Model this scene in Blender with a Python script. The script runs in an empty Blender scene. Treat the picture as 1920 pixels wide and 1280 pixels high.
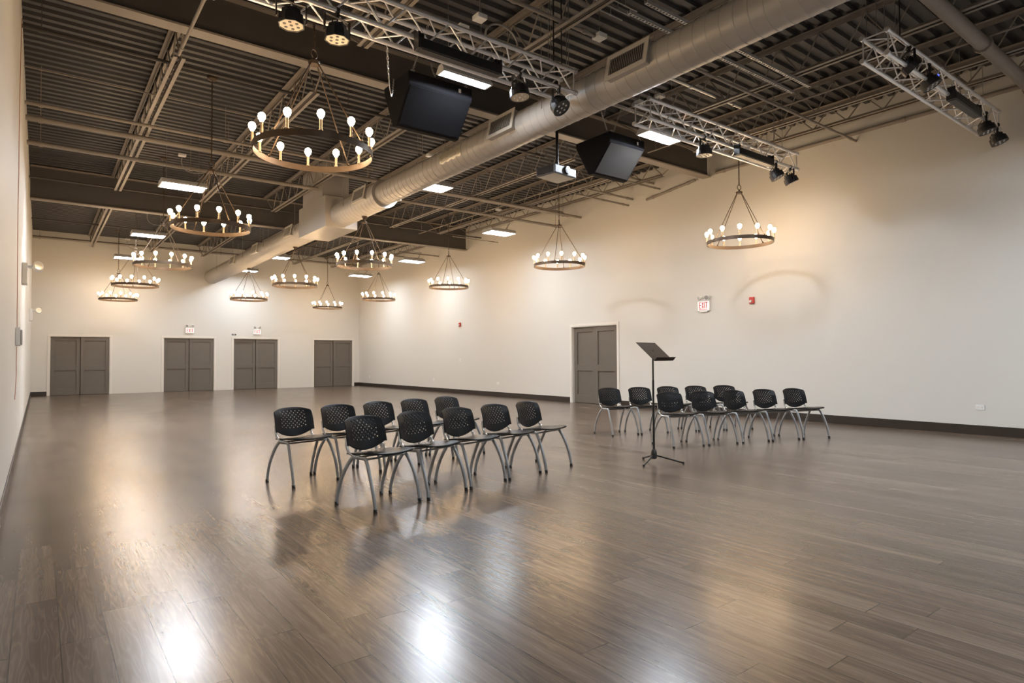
import bpy, bmesh, math, random
from mathutils import Vector, Matrix
random.seed(7)
PI = math.pi
SC = bpy.context.scene
COL = SC.collection

# ------------------------------------------------------------------ camera
F_PX, YAW, PITCH, ROLL, CAM_H = 1163.54, 0.6514, 0.0260, -0.0053, 1.28
_fw = Vector((math.sin(YAW)*math.cos(PITCH), math.cos(YAW)*math.cos(PITCH), math.sin(PITCH)))
_rt = Vector((math.cos(YAW), -math.sin(YAW), 0))
_up = _rt.cross(_fw)
_r2 = _rt*math.cos(ROLL) + _up*math.sin(ROLL)
_u2 = _up*math.cos(ROLL) - _rt*math.sin(ROLL)
cd = bpy.data.cameras.new('camera')
cam = bpy.data.objects.new('camera', cd)
COL.objects.link(cam)
cd.sensor_width = 36.0
cd.lens = F_PX/1920*36
cd.clip_start = 0.02
cd.clip_end = 200
M = Matrix(((_r2.x, _u2.x, -_fw.x, 0), (_r2.y, _u2.y, -_fw.y, 0), (_r2.z, _u2.z, -_fw.z, CAM_H), (0, 0, 0, 1)))
cam.matrix_world = M
SC.camera = cam

# ------------------------------------------------------------------ world, exposure
SC.view_settings.view_transform = 'Standard'
SC.view_settings.look = 'None'
SC.view_settings.gamma = 1
SC.view_settings.use_curve_mapping = False
SC.view_settings.exposure = 0.05
w = bpy.data.worlds.new('world')
SC.world = w
w.use_nodes = True
w.node_tree.nodes['Background'].inputs[0].default_value = (0.8, 0.85, 1, 1)
w.node_tree.nodes['Background'].inputs[1].default_value = 0.0
SC.cycles.use_denoising = True
SC.cycles.max_bounces = 8
SC.cycles.diffuse_bounces = 6
SC.cycles.sample_clamp_indirect = 8

BULB_STRENGTH = 110.0
PANEL_STRENGTH = 220.0

# ------------------------------------------------------------------ materials
def mat(name, col, rough=0.5, metal=0.0, spec=0.5, emit=None, estr=0.0, noise=0.0, nscale=20.0, bump=0.0, bscale=200.0, coat=0.0):
    m = bpy.data.materials.new(name)
    m.use_nodes = True
    nt = m.node_tree
    b = nt.nodes['Principled BSDF']
    b.inputs['Base Color'].default_value = (*col, 1)
    b.inputs['Roughness'].default_value = rough
    b.inputs['Metallic'].default_value = metal
    b.inputs['Specular IOR Level'].default_value = spec
    b.inputs['Coat Weight'].default_value = coat
    if emit:
        b.inputs['Emission Color'].default_value = (*emit, 1)
        b.inputs['Emission Strength'].default_value = estr
    tc = nt.nodes.new('ShaderNodeTexCoord')
    if noise > 0:
        n = nt.nodes.new('ShaderNodeTexNoise')
        n.inputs['Scale'].default_value = nscale
        n.inputs['Detail'].default_value = 4
        nt.links.new(tc.outputs['Object'], n.inputs['Vector'])
        mx = nt.nodes.new('ShaderNodeMix')
        mx.data_type = 'RGBA'
        mx.inputs['A'].default_value = (*[c*(1-noise) for c in col], 1)
        mx.inputs['B'].default_value = (*[min(1, c*(1+noise)) for c in col], 1)
        nt.links.new(n.outputs['Fac'], mx.inputs['Factor'])
        nt.links.new(mx.outputs['Result'], b.inputs['Base Color'])
    if bump > 0:
        n2 = nt.nodes.new('ShaderNodeTexNoise')
        n2.inputs['Scale'].default_value = bscale
        nt.links.new(tc.outputs['Object'], n2.inputs['Vector'])
        bp = nt.nodes.new('ShaderNodeBump')
        bp.inputs['Strength'].default_value = bump
        bp.inputs['Distance'].default_value = 0.01
        nt.links.new(n2.outputs['Fac'], bp.inputs['Height'])
        nt.links.new(bp.outputs['Normal'], b.inputs['Normal'])
    return m

MT = dict(
    wall=mat('wall_paint', (0.66, 0.64, 0.59), 0.62, noise=0.015, nscale=0.8, bump=0.06, bscale=120),
    deck=mat('deck_paint', (0.046, 0.045, 0.047), 0.5, noise=0.12, nscale=3),
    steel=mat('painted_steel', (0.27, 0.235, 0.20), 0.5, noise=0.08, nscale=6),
    web=mat('painted_steel_dark', (0.070, 0.062, 0.056), 0.5, noise=0.1, nscale=3),  # darker than the steel used on the girder flanges
    duct=mat('duct_paint', (0.42, 0.39, 0.35), 0.42, metal=0.1, noise=0.05, nscale=2.5),
    grille=mat('grille_paint', (0.60, 0.56, 0.49), 0.45, metal=0.1),
    grilledark=mat('grille_void_shade', (0.035, 0.033, 0.03), 0.7),  # dark colour standing for shade behind the register slats
    tape=mat('foil_tape', (0.75, 0.70, 0.58), 0.3, metal=0.7, bump=0.6, bscale=25),
    alu=mat('truss_aluminium', (0.80, 0.80, 0.82), 0.36, metal=0.65, noise=0.05, nscale=12),
    black=mat('black_plastic', (0.016, 0.016, 0.018), 0.42),
    blackm=mat('black_metal', (0.018, 0.017, 0.017), 0.35, metal=0.2),
    spk=mat('speaker_paint', (0.009, 0.009, 0.011), 0.75, spec=0.1, noise=0.1, nscale=30),
    spkd=mat('speaker_black_cloth', (0.007, 0.007, 0.008), 0.9, spec=0.06, bump=0.3, bscale=600),
    spkg=mat('speaker_cloth_paler', (0.030, 0.027, 0.025), 0.9, spec=0.1, bump=0.3, bscale=600),  # paler base colour than the left speaker's cloth
    chair=mat('chair_plastic', (0.006, 0.006, 0.007), 0.38, spec=0.2, bump=0.05, bscale=400),
    chairleg=mat('chair_tube_grey', (0.36, 0.375, 0.385), 0.36, metal=0.45),
    chrome=mat('chair_tube_bright', (0.62, 0.63, 0.63), 0.25, metal=0.85),
    rubber=mat('rubber', (0.015, 0.015, 0.015), 0.8),
    door=mat('door_paint', (0.135, 0.118, 0.096), 0.5, noise=0.04, nscale=6),
    trim=mat('trim_paint', (0.72, 0.69, 0.63), 0.45),
    base=mat('baseboard_vinyl', (0.030, 0.022, 0.017), 0.4),
    white=mat('white_plastic', (0.80, 0.80, 0.78), 0.4),
    lens=mat('clear_lens', (0.55, 0.55, 0.52), 0.12, metal=0.4),
    red=mat('red_plastic', (0.50, 0.03, 0.025), 0.35),
    redtext=mat('red_sign_ink', (0.62, 0.03, 0.04), 0.4),
    signwhite=mat('backlit_sign_face', (0.85, 0.83, 0.80), 0.5, emit=(1, 0.95, 0.92), estr=0.45),
    plate=mat('dark_name_plate', (0.03, 0.03, 0.035), 0.4),
    platetext=mat('name_plate_print', (0.45, 0.45, 0.45), 0.5),
    bronze=mat('bronze_metal', (0.085, 0.058, 0.038), 0.42, metal=0.6, noise=0.2, nscale=40),
    candle=mat('candle_sleeve', (0.42, 0.32, 0.22), 0.45, metal=0.3),
    bulb=mat('lit_bulb', (1, 0.9, 0.75), 0.3, emit=(1.0, 0.68, 0.38), estr=BULB_STRENGTH),
    panel=mat('lit_diffuser', (0.9, 0.9, 0.9), 0.4, emit=(0.90, 0.97, 1.06), estr=PANEL_STRENGTH),
    paneld=mat('lit_diffuser_dimmed', (0.9, 0.9, 0.9), 0.4, emit=(0.90, 0.97, 1.06), estr=PANEL_STRENGTH*0.30),  # same kind of lamp, emission cut to keep nearby walls from burning out
    housing=mat('fixture_housing', (0.62, 0.62, 0.62), 0.4, metal=0.2),
    galv=mat('galvanised_steel', (0.45, 0.44, 0.42), 0.4, metal=0.7, noise=0.1, nscale=30),
    strut=mat('strut_white', (0.55, 0.54, 0.52), 0.4, metal=0.4),
    whip=mat('grey_flexible_conduit', (0.33, 0.32, 0.31), 0.45, metal=0.3),
    parface=mat('lamp_face_cream', (0.62, 0.54, 0.42), 0.35),
    led=mat('led_lens', (0.75, 0.75, 0.75), 0.2),
    blueled=mat('blue_display', (0.02, 0.03, 0.5), 0.3, emit=(0.1, 0.15, 1.0), estr=1.5),
    standm=mat('music_stand_warm_sheen', (0.030, 0.020, 0.015), 0.6, spec=0.2),  # black desk with a warm reflection tinted into its base colour
    proj=mat('projector_body', (0.075, 0.077, 0.085), 0.4),
    wire=mat('red_wire', (0.42, 0.16, 0.10), 0.5),
    cable=mat('steel_cable', (0.38, 0.37, 0.36), 0.35, metal=0.7),
)

def floor_material():
    m = bpy.data.materials.new('vinyl_plank_floor')
    m.use_nodes = True
    nt = m.node_tree
    N, L = nt.nodes, nt.links
    b = N['Principled BSDF']
    def nd(t, **k):
        n = N.new(t)
        for a, v in k.items():
            setattr(n, a, v)
        return n
    def math_(op, a, bb=None, c=None):
        n = nd('ShaderNodeMath', operation=op)
        for i, v in enumerate((a, bb, c)):
            if v is None:
                continue
            if isinstance(v, (int, float)):
                n.inputs[i].default_value = v
            else:
                L.new(v, n.inputs[i])
        return n.outputs[0]
    tc = nd('ShaderNodeTexCoord')
    sep = nd('ShaderNodeSeparateXYZ')
    L.new(tc.outputs['Object'], sep.inputs[0])
    X, Y = sep.outputs[0], sep.outputs[1]
    PW, PL = 0.178, 1.22
    rx = math_('DIVIDE', math_('ADD', X, 0.086), PW)
    row = math_('FLOOR', rx)
    fx = math_('FRACT', rx)
    wn = nd('ShaderNodeTexWhiteNoise', noise_dimensions='1D')
    L.new(row, wn.inputs['W'])
    ry = math_('ADD', math_('DIVIDE', Y, PL), wn.outputs['Value'])
    pl = math_('FLOOR', ry)
    fy = math_('FRACT', ry)
    cmb = nd('ShaderNodeCombineXYZ')
    L.new(row, cmb.inputs[0]); L.new(pl, cmb.inputs[1])
    wn2 = nd('ShaderNodeTexWhiteNoise', noise_dimensions='2D')
    L.new(cmb.outputs[0], wn2.inputs['Vector'])
    rnd = wn2.outputs['Value']
    # grain coordinates, shifted per plank
    g = nd('ShaderNodeCombineXYZ')
    L.new(math_('MULTIPLY', X, 1.0), g.inputs[0])
    L.new(math_('MULTIPLY', Y, 0.085), g.inputs[1])
    L.new(math_('MULTIPLY', rnd, 37.0), g.inputs[2])
    n1 = nd('ShaderNodeTexNoise')
    n1.inputs['Scale'].default_value = 9.0
    n1.inputs['Detail'].default_value = 3
    L.new(g.outputs[0], n1.inputs['Vector'])
    # cathedral rings: many contour lines of a smooth stretched field
    ringv = math_('SINE', math_('MULTIPLY', n1.outputs['Fac'], 95.0))
    ring = math_('POWER', math_('MULTIPLY_ADD', ringv, 0.5, 0.5), 3.0)
    g2 = nd('ShaderNodeCombineXYZ')
    L.new(math_('MULTIPLY', X, 1.0), g2.inputs[0])
    L.new(math_('MULTIPLY', Y, 0.03), g2.inputs[1])
    L.new(math_('MULTIPLY', rnd, 53.0), g2.inputs[2])
    n2 = nd('ShaderNodeTexNoise')
    n2.inputs['Scale'].default_value = 60.0
    n2.inputs['Detail'].default_value = 4
    L.new(g2.outputs[0], n2.inputs['Vector'])
    n3 = nd('ShaderNodeTexNoise')
    n3.inputs['Scale'].default_value = 14.0
    n3.inputs['Detail'].default_value = 3
    L.new(g2.outputs[0], n3.inputs['Vector'])
    mr = nd('ShaderNodeMapRange')
    mr.inputs['From Min'].default_value = 0.3
    mr.inputs['From Max'].default_value = 0.72
    L.new(n3.outputs['Fac'], mr.inputs['Value'])
    tone = math_('ADD', math_('MULTIPLY', mr.outputs[0], 0.55), math_('MULTIPLY', rnd, 0.42))
    tone = math_('ADD', tone, math_('MULTIPLY', math_('SUBTRACT', n2.outputs['Fac'], 0.5), 0.55))
    ramp = nd('ShaderNodeValToRGB')
    ramp.color_ramp.elements[0].color = (0.058, 0.039, 0.028, 1)
    ramp.color_ramp.elements[1].color = (0.190, 0.142, 0.104, 1)
    e = ramp.color_ramp.elements.new(0.45)
    e.color = (0.112, 0.078, 0.056, 1)
    L.new(tone, ramp.inputs[0])
    light = nd('ShaderNodeMix', data_type='RGBA')
    L.new(math_('MULTIPLY', ring, math_('MULTIPLY', n2.outputs['Fac'], 0.24)), light.inputs['Factor'])
    L.new(ramp.outputs[0], light.inputs['A'])
    light.inputs['B'].default_value = (0.36, 0.29, 0.215, 1)
    # joints
    ex = math_('MINIMUM', fx, math_('SUBTRACT', 1.0, fx))
    ey = math_('MINIMUM', fy, math_('SUBTRACT', 1.0, fy))
    jx = math_('LESS_THAN', ex, 0.013)
    jy = math_('LESS_THAN', ey, 0.0020)
    j = math_('MAXIMUM', jx, jy)
    jm = nd('ShaderNodeMix', data_type='RGBA')
    L.new(math_('MULTIPLY', j, 0.9), jm.inputs['Factor'])
    L.new(light.outputs['Result'], jm.inputs['A'])
    jm.inputs['B'].default_value = (0.02, 0.014, 0.01, 1)
    L.new(jm.outputs['Result'], b.inputs['Base Color'])
    # polish: slightly uneven gloss
    n4 = nd('ShaderNodeTexNoise')
    n4.inputs['Scale'].default_value = 1.3
    n4.inputs['Detail'].default_value = 3
    L.new(tc.outputs['Object'], n4.inputs['Vector'])
    r = math_('ADD', math_('MULTIPLY', n4.outputs['Fac'], 0.07), 0.215)
    L.new(r, b.inputs['Roughness'])
    b.inputs['Specular IOR Level'].default_value = 0.46
    bp = nd('ShaderNodeBump')
    bp.inputs['Strength'].default_value = 0.05
    bp.inputs['Distance'].default_value = 0.001
    L.new(math_('SUBTRACT', 1.0, j), bp.inputs['Height'])
    L.new(bp.outputs['Normal'], b.inputs['Normal'])
    return m
MT['floor'] = floor_material()

# ------------------------------------------------------------------ mesh helpers
class MB:
    def __init__(s):
        s.v, s.f = [], []
    def add(s, vs, fs):
        o = len(s.v)
        s.v += [tuple(p) for p in vs]
        s.f += [tuple(i+o for i in f) for f in fs]
        return s
    def box(s, x0, x1, y0, y1, z0, z1):
        vs = [(x, y, z) for z in (z0, z1) for y in (y0, y1) for x in (x0, x1)]
        return s.add(vs, [(0, 2, 3, 1), (4, 5, 7, 6), (0, 1, 5, 4), (2, 6, 7, 3), (0, 4, 6, 2), (1, 3, 7, 5)])
    def obox(s, c, ax, ay, az, hx, hy, hz):
        c = Vector(c); ax = Vector(ax).normalized(); ay = Vector(ay).normalized(); az = Vector(az).normalized()
        vs = [c+ax*hx*i+ay*hy*j+az*hz*k for k in (-1, 1) for j in (-1, 1) for i in (-1, 1)]
        return s.add(vs, [(0, 2, 3, 1), (4, 5, 7, 6), (0, 1, 5, 4), (2, 6, 7, 3), (0, 4, 6, 2), (1, 3, 7, 5)])
    def cyl(s, p, q, r, n=12, r2=None, cap=True):
        p, q = Vector(p), Vector(q)
        if r2 is None:
            r2 = r
        d = (q-p).normalized()
        a = d.cross(Vector((0, 0, 1)))
        if a.length < 1e-4:
            a = Vector((1, 0, 0))
        a.normalize(); b = d.cross(a)
        vs = []
        for c, rr in ((p, r), (q, r2)):
            vs += [c+a*rr*math.cos(2*PI*i/n)+b*rr*math.sin(2*PI*i/n) for i in range(n)]
        fs = [(i, (i+1) % n, n+(i+1) % n, n+i) for i in range(n)]
        if cap:
            fs += [tuple(range(n-1, -1, -1)), tuple(range(n, 2*n))]
        return s.add(vs, fs)
    def lathe(s, prof, n=24, axis='z', c=(0, 0, 0), cap=True):
        # prof: (radius, height) along the axis
        vs, fs = [], []
        for r, h in prof:
            for i in range(n):
                a = 2*PI*i/n
                u, v = r*math.cos(a), r*math.sin(a)
                if axis == 'z':
                    vs.append((c[0]+u, c[1]+v, c[2]+h))
                elif axis == 'y':
                    vs.append((c[0]+u, c[1]+h, c[2]+v))
                else:
                    vs.append((c[0]+h, c[1]+u, c[2]+v))
        for k in range(len(prof)-1):
            for i in range(n):
                fs.append((k*n+i, k*n+(i+1) % n, (k+1)*n+(i+1) % n, (k+1)*n+i))
        if cap:
            fs.append(tuple(range(n-1, -1, -1)))
            fs.append(tuple(range((len(prof)-1)*n, len(prof)*n)))
        return s.add(vs, fs)
    def tube(s, pts, r, n=8, side=None, rb=None, cap=True):
        # swept tube; with side given, the section is an ellipse r (in plane) x rb (along side)
        P = [Vector(p) for p in pts]
        rb = rb or r
        vs, fs = [], []
        prev = None
        for i, p in enumerate(P):
            t = (P[min(i+1, len(P)-1)]-P[max(i-1, 0)]).normalized()
            if side is not None:
                b = Vector(side).normalized()
                a = t.cross(b).normalized()
            else:
                if prev is None:
                    a = t.cross(Vector((0, 0, 1)))
                    if a.length < 1e-3:
                        a = t.cross(Vector((1, 0, 0)))
                else:
                    a = prev-t*prev.dot(t)
                a.normalize(); prev = a
                b = t.cross(a)
            vs += [p+a*r*math.cos(2*PI*k/n)+b*rb*math.sin(2*PI*k/n) for k in range(n)]
        for i in range(len(P)-1):
            fs += [(i*n+k, i*n+(k+1) % n, (i+1)*n+(k+1) % n, (i+1)*n+k) for k in range(n)]
        if cap:
            fs += [tuple(range(n-1, -1, -1)), tuple(range((len(P)-1)*n, len(P)*n))]
        return s.add(vs, fs)
    def sphere(s, c, r, n=12, m=8, sz=1.0):
        prof = [(max(1e-5, r*math.sin(PI*k/m)), -r*sz*math.cos(PI*k/m)) for k in range(m+1)]
        return s.lathe(prof, n, 'z', c, cap=False)
    def prism(s, poly, axis, lo, hi):
        # poly in the two other axes, extruded along axis
        n = len(poly)
        vs = []
        for h in (lo, hi):
            for a, b in poly:
                vs.append({'x': (h, a, b), 'y': (a, h, b), 'z': (a, b, h)}[axis])
        fs = [(i, (i+1) % n, n+(i+1) % n, n+i) for i in range(n)] + [tuple(range(n-1, -1, -1)), tuple(range(n, 2*n))]
        return s.add(vs, fs)
    def mesh(s, name, smooth=False, ang=40):
        me = bpy.data.meshes.new(name)
        me.from_pydata(s.v, [], s.f)
        bm = bmesh.new(); bm.from_mesh(me)
        bmesh.ops.recalc_face_normals(bm, faces=bm.faces)
        bm.to_mesh(me); bm.free()
        if smooth:
            for p in me.polygons:
                p.use_smooth = True
            try:
                me.set_sharp_from_angle(angle=math.radians(ang))
            except Exception:
                pass
        return me
    def build(s, name, m, parent=None, smooth=False, bevel=0.0, ang=40):
        o = bpy.data.objects.new(name, s.mesh(name, smooth, ang))
        o.data.materials.append(MT[m] if isinstance(m, str) else m)
        COL.objects.link(o)
        if parent:
            o.parent = parent
        if bevel:
            md = o.modifiers.new('bevel', 'BEVEL')
            md.width = bevel; md.segments = 2; md.limit_method = 'ANGLE'
        return o

def tag(o, label=None, cat=None, group=None, kind=None):
    if label: o['label'] = label
    if cat: o['category'] = cat
    if group: o['group'] = group
    if kind: o['kind'] = kind
    return o
def thing(name, label, cat, loc=(0, 0, 0), rz=0.0, group=None, kind=None):
    o = bpy.data.objects.new(name, None)
    o.empty_display_size = 0.1
    COL.objects.link(o)
    o.location = loc
    o.rotation_euler = (0, 0, rz)
    return tag(o, label, cat, group, kind)
def copy_tree(o, parent=None):
    c = o.copy()
    COL.objects.link(c)
    if parent:
        c.parent = parent
        c.matrix_parent_inverse = o.matrix_parent_inverse.copy()
    for ch in list(o.children):
        copy_tree(ch, c)
    return c
def place(o, loc, rz, label, group=None):
    o.location = loc
    o.rotation_euler = (0, 0, rz)
    o['label'] = label
    if group: o['group'] = group
    return o

# ------------------------------------------------------------------ room
XL, XR, YF, YB, HC = -0.2315, 12.07, 27.80, -6.0, 5.92
T = 0.15
DH = 2.14
far_doors = [(0.31, 2.13), (3.91, 5.75), (6.49, 8.32), (9.90, 11.75)]
right_doors = [(11.28, 13.02)]

def wall_boxes(mb, axis, pos, out, a0, a1, z1, openings):
    # wall slab at pos, thickness T towards out; axis = running direction
    def slab(u0, u1, z0, zz):
        lo, hi = sorted((pos, pos+out*T))
        if axis == 'x':
            mb.box(u0, u1, lo, hi, z0, zz)
        else:
            mb.box(lo, hi, u0, u1, z0, zz)
    cur = a0
    for o0, o1 in sorted(openings):
        slab(cur, o0, 0, z1)
        slab(o0, o1, DH, z1)
        cur = o1
    slab(cur, a1, 0, z1)

tag(MB().box(XL-T, XR+T, YB-T, YF+T, -0.12, 0).build('floor', 'floor'), 'brown wood-look vinyl plank floor with a soft polish across the hall', 'floor', kind='structure')
mb = MB(); wall_boxes(mb, 'x', YF, 1, XL-T, XR+T, HC+0.1, far_doors)
tag(mb.build('wall_far', 'wall'), 'cream end wall with four dark double doors', 'wall', kind='structure')
mb = MB(); wall_boxes(mb, 'y', XR, 1, YB, YF, HC+0.1, right_doors)
tag(mb.build('wall_right', 'wall'), 'long cream wall with one double door, behind the right chairs', 'wall', kind='structure')
mb = MB(); wall_boxes(mb, 'y', XL, -1, YB, YF, HC+0.1, [])
tag(mb.build('wall_left', 'wall'), 'pale cream side wall seen edge-on beside the camera', 'wall', kind='structure')
mb = MB(); wall_boxes(mb, 'x', YB, -1, XL-T, XR+T, HC+0.1, [])
tag(mb.build('wall_back', 'wall'), 'cream wall closing the hall behind the viewer', 'wall', kind='structure')

# corrugated roof deck, flutes run across the hall
mb = MB()
pitch, dep = 0.203, 0.05
prof = []
y = YB
while y < YF:
    prof += [(y, HC), (y+0.085, HC), (y+0.105, HC+dep), (y+0.183, HC+dep)]
    y += pitch
prof.append((YF, HC)); 
vs = [(x, a, b) for x in (XL-T, XR+T) for a, b in prof]
n = len(prof)
mb.add(vs, [(i, i+1, n+i+1, n+i) for i in range(n-1)])
mb.box(XL-T, XR+T, YB-T, YF+T, HC+dep+0.02, HC+dep+0.1)
tag(mb.build('ceiling', 'deck'), 'dark painted corrugated steel roof deck', 'ceiling', kind='structure')

# baseboards
def baseboard(name, segs, label):
    mb = MB()
    for b in segs:
        mb.box(*b)
        x0, x1, y0, y1, z0, z1 = b
    tag(mb.build(name, 'base', bevel=0.004), label, 'baseboard', kind='structure')
BH, BT = 0.15, 0.012
CAS = 0.075
baseboard('baseboard_left', [(XL, XL+BT, YB, YF, 0, BH)], 'dark vinyl baseboard along the left wall')
segs = []
cur = XL
for a, b in far_doors:
    segs.append((cur, a-CAS, YF-BT, YF, 0, BH)); cur = b+CAS
segs.append((cur, XR, YF-BT, YF, 0, BH))
segs = [segs[0], segs[-1]]
baseboard('baseboard_far', segs, 'short dark baseboard pieces in the corners of the end wall')
baseboard('baseboard_right', [(XR-BT, XR, YB, right_doors[0][0]-CAS, 0, BH), (XR-BT, XR, right_doors[0][1]+CAS, YF, 0, BH)], 'dark vinyl baseboard along the right wall')

# doors: local frame, x along opening, y=0 wall face, +y into the wall
def leaf(parent, x0, x1, yb, H):
    g = 0.006
    x0 += g; x1 -= g
    mb = MB()
    st, th = 0.115, 0.04
    mb.box(x0, x0+st, yb, yb+th, 0.008, H)
    mb.box(x1-st, x1, yb, yb+th, 0.008, H)
    for z0, z1 in ((0.008, 0.24), (0.90, 1.08), (H-0.13, H)):
        mb.box(x0+st, x1-st, yb, yb+th, z0, z1)
    o = mb.build('door_leaf', 'door', parent, bevel=0.003)
    for z0, z1 in ((0.24, 0.90), (1.08, H-0.13)):
        MB().box(x0+st-0.005, x1-st+0.005, yb+0.030, yb+th+0.004, z0-0.005, z1+0.005).build('panel', 'door', o)
    return o
def double_door(name, loc, rz, W, label, handles=True):
    r = thing(name, label, 'door', loc, rz, 'grey-brown double doors', 'structure')
    fr = MB()
    c = CAS
    fr.box(-W/2-c, -W/2, -0.018, 0, 0, DH+c)
    fr.box(W/2, W/2+c, -0.018, 0, 0, DH+c)
    fr.box(-W/2, W/2, -0.018, 0, DH, DH+c)
    j = 0.018
    fr.box(-W/2, -W/2+j, 0, 0.13, 0, DH)
    fr.box(W/2-j, W/2, 0, 0.13, 0, DH)
    fr.box(-W/2+j, W/2-j, 0, 0.13, DH-j, DH)
    fr.build('door_frame', 'trim', r, bevel=0.003)
    leaf(r, -W/2+j, 0, 0.075, DH-j-0.004)
    leaf(r, 0, W/2-j, 0.035, DH-j-0.004)
    return r
dl = ['leftmost dark double door in the end wall', 'dark double door under the left exit sign of the end wall',
      'dark double door beside the small name plate in the end wall', 'dark double door nearest the right corner of the end wall']
for i, (a, b) in enumerate(far_doors):
    double_door('door_%d' % (i+1), ((a+b)/2, YF, 0), 0, b-a, dl[i])
a, b = right_doors[0]
double_door('door_5', (XR, (a+b)/2, 0), -PI/2, b-a, 'lighter taupe double door in the long right wall behind the chairs')

# ------------------------------------------------------------------ roof steel
def girder(y, z0, label, x0=XL+0.02, x1=XR-0.02, bf=0.21):
    r = thing('roof_girder', label, 'girder', ((x0+x1)/2, y, z0), 0, 'steel girders across the hall', 'structure')
    h = HC-z0
    hx = (x1-x0)/2
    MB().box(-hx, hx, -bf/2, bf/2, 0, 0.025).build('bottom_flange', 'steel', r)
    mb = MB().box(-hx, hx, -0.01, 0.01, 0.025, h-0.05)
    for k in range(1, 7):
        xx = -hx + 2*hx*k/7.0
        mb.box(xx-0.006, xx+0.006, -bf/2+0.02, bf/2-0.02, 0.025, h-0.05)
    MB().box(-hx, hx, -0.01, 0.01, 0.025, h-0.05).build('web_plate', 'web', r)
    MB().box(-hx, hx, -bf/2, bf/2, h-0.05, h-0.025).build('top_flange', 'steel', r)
G1Y, G1Z, G2Y, G2Z = 8.45, 5.34, 18.5, 5.09
girder(G1Y, G1Z, 'nearer deep steel girder spanning the hall behind the hung speakers')
girder(G2Y, G2Z, 'farther deep steel girder spanning the hall above the duct box')

def joist(x, y0, y1, label, zb=5.36, twin=0.02):
    zt = HC-0.07
    r = thing('roof_joist', label, 'joist', (x, (y0+y1)/2, zb), 0, 'open-web roof joists', 'structure')
    L = (y1-y0)/2
    h = zt-zb
    mb = MB()
    for s in (-1, 1):
        xa, xb = sorted((s*twin, s*(twin+0.055)))
        mb.box(xa, xb, -L, L, h+0.042, h+0.05)
        xa, xb = sorted((s*twin, s*(twin+0.006)))
        mb.box(xa, xb, -L, L, h-0.005, h+0.05)
    mb.build('top_chord', 'steel', r)
    mb = MB()
    e = 0.75
    for s in (-1, 1):
        xa, xb = sorted((s*twin, s*(twin+0.055)))
        mb.box(xa, xb, -L+e, L-e, 0, 0.008)
        xa, xb = sorted((s*twin, s*(twin+0.006)))
        mb.box(xa, xb, -L+e, L-e, 0, 0.055)
    mb.build('bottom_chord', 'steel', r)
    mb = MB()
    n = max(4, int(round((2*L-2*e)/0.62)))
    st = (2*L-2*e)/n
    mb.cyl((0, -L+0.1, h), (0, -L+e, 0.03), 0.013, 6)
    mb.cyl((0, L-0.1, h), (0, L-e, 0.03), 0.013, 6)
    for k in range(n):
        ya = -L+e+k*st
        mb.cyl((0, ya, 0.03), (0, ya+st/2, h), 0.011, 6)
        mb.cyl((0, ya+st/2, h), (0, ya+st, 0.03), 0.011, 6)
    mb.build('web_bars', 'steel', r)
jx = [1.47, 3.33, 5.13, 6.98, 8.72, 10.42]
names = ['first from the left wall', 'second from the left wall', 'left of the duct', 'right of the duct', 'second from the right wall', 'nearest the right wall']
for x, nme in zip(jx, names):
    for (a, b, bay) in ((YB+0.05, G1Y-0.12, 'near bay'), (G1Y+0.12, G2Y-0.12, 'middle bay'), (G2Y+0.12, YF-0.02, 'far bay')):
        joist(x, a, b, 'open-web roof joist in the %s, %s' % (bay, nme))
# wall-side joist on the right
for (a, b, bay) in ((YB+0.05, G1Y-0.12, 'near'), (G1Y+0.12, G2Y-0.12, 'middle'), (G2Y+0.12, YF-0.02, 'far')):
    joist(11.55, a, b, 'open-web roof joist close along the right wall, %s bay' % bay, zb=5.5)

# pipes and conduits
def pipe(name, p, q, r, label, cat, m='steel', group=None, n=10, clips=0):
    c = (Vector(p)+Vector(q))/2
    o = thing(name, label, cat, c, 0, group)
    d = (Vector(q)-Vector(p))/2
    mb = MB().cyl(-d, d, r, n)
    k = max(2, int(d.length*2/3.0))
    u = d.normalized()
    for i in range(k+1):
        t = -d.length+0.2+(2*d.length-0.4)*i/k
        mb.cyl(u*(t-0.03), u*(t+0.03), r*1.3, n)
        if clips:
            MB().cyl(u*t, u*t+Vector((0, 0, HC+0.005-c.z)), 0.005, 5).build('hanger_rod', m, o)
    mb.build('pipe_run', m, o, smooth=True)
    return o
GP = 'pipes across the ceiling'
pipe('sprinkler_pipe', (XL+0.01, 14.35, 5.28), (5.2, 14.35, 5.28), 0.042, 'thick sprinkler pipe meeting the duct box from the left', 'pipe', group=GP, clips=1)
pipe('sprinkler_pipe', (XL+0.01, 12.95, 5.30), (11.9, 12.95, 5.30), 0.045, 'thick sprinkler pipe crossing above the duct just before its wider part', 'pipe', group=GP, clips=1)
pipe('sprinkler_pipe', (6.4, 13.45, 5.08), (XR-0.005, 13.45, 5.08), 0.035, 'low pipe running to the right wall above its double door', 'pipe', group=GP, clips=1)
pipe('sprinkler_pipe', (XL+0.01, 12.20, 5.30), (5.6, 12.20, 5.30), 0.028, 'thin pipe beside the thick sprinkler pipe at the left', 'pipe', group=GP, clips=1)
pipe('tie_rod', (XL+0.01, 11.55, 5.62), (9.5, 11.55, 5.62), 0.011, 'thin bright rod crossing under the deck behind the front chandelier', 'rod', group=GP)
pipe('bridging_bar', (XL+0.01, 10.0, 5.55), (8.5, 10.0, 5.55), 0.025, 'dark bridging bar with clips just beyond the nearer girder', 'pipe', m='web', group=GP, clips=1)
pipe('bridging_bar', (XL+0.01, 17.55, 5.40), (XR-0.005, 17.55, 5.40), 0.022, 'bridging bar crossing just before the farther girder', 'pipe', m='web', group=GP)
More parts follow.
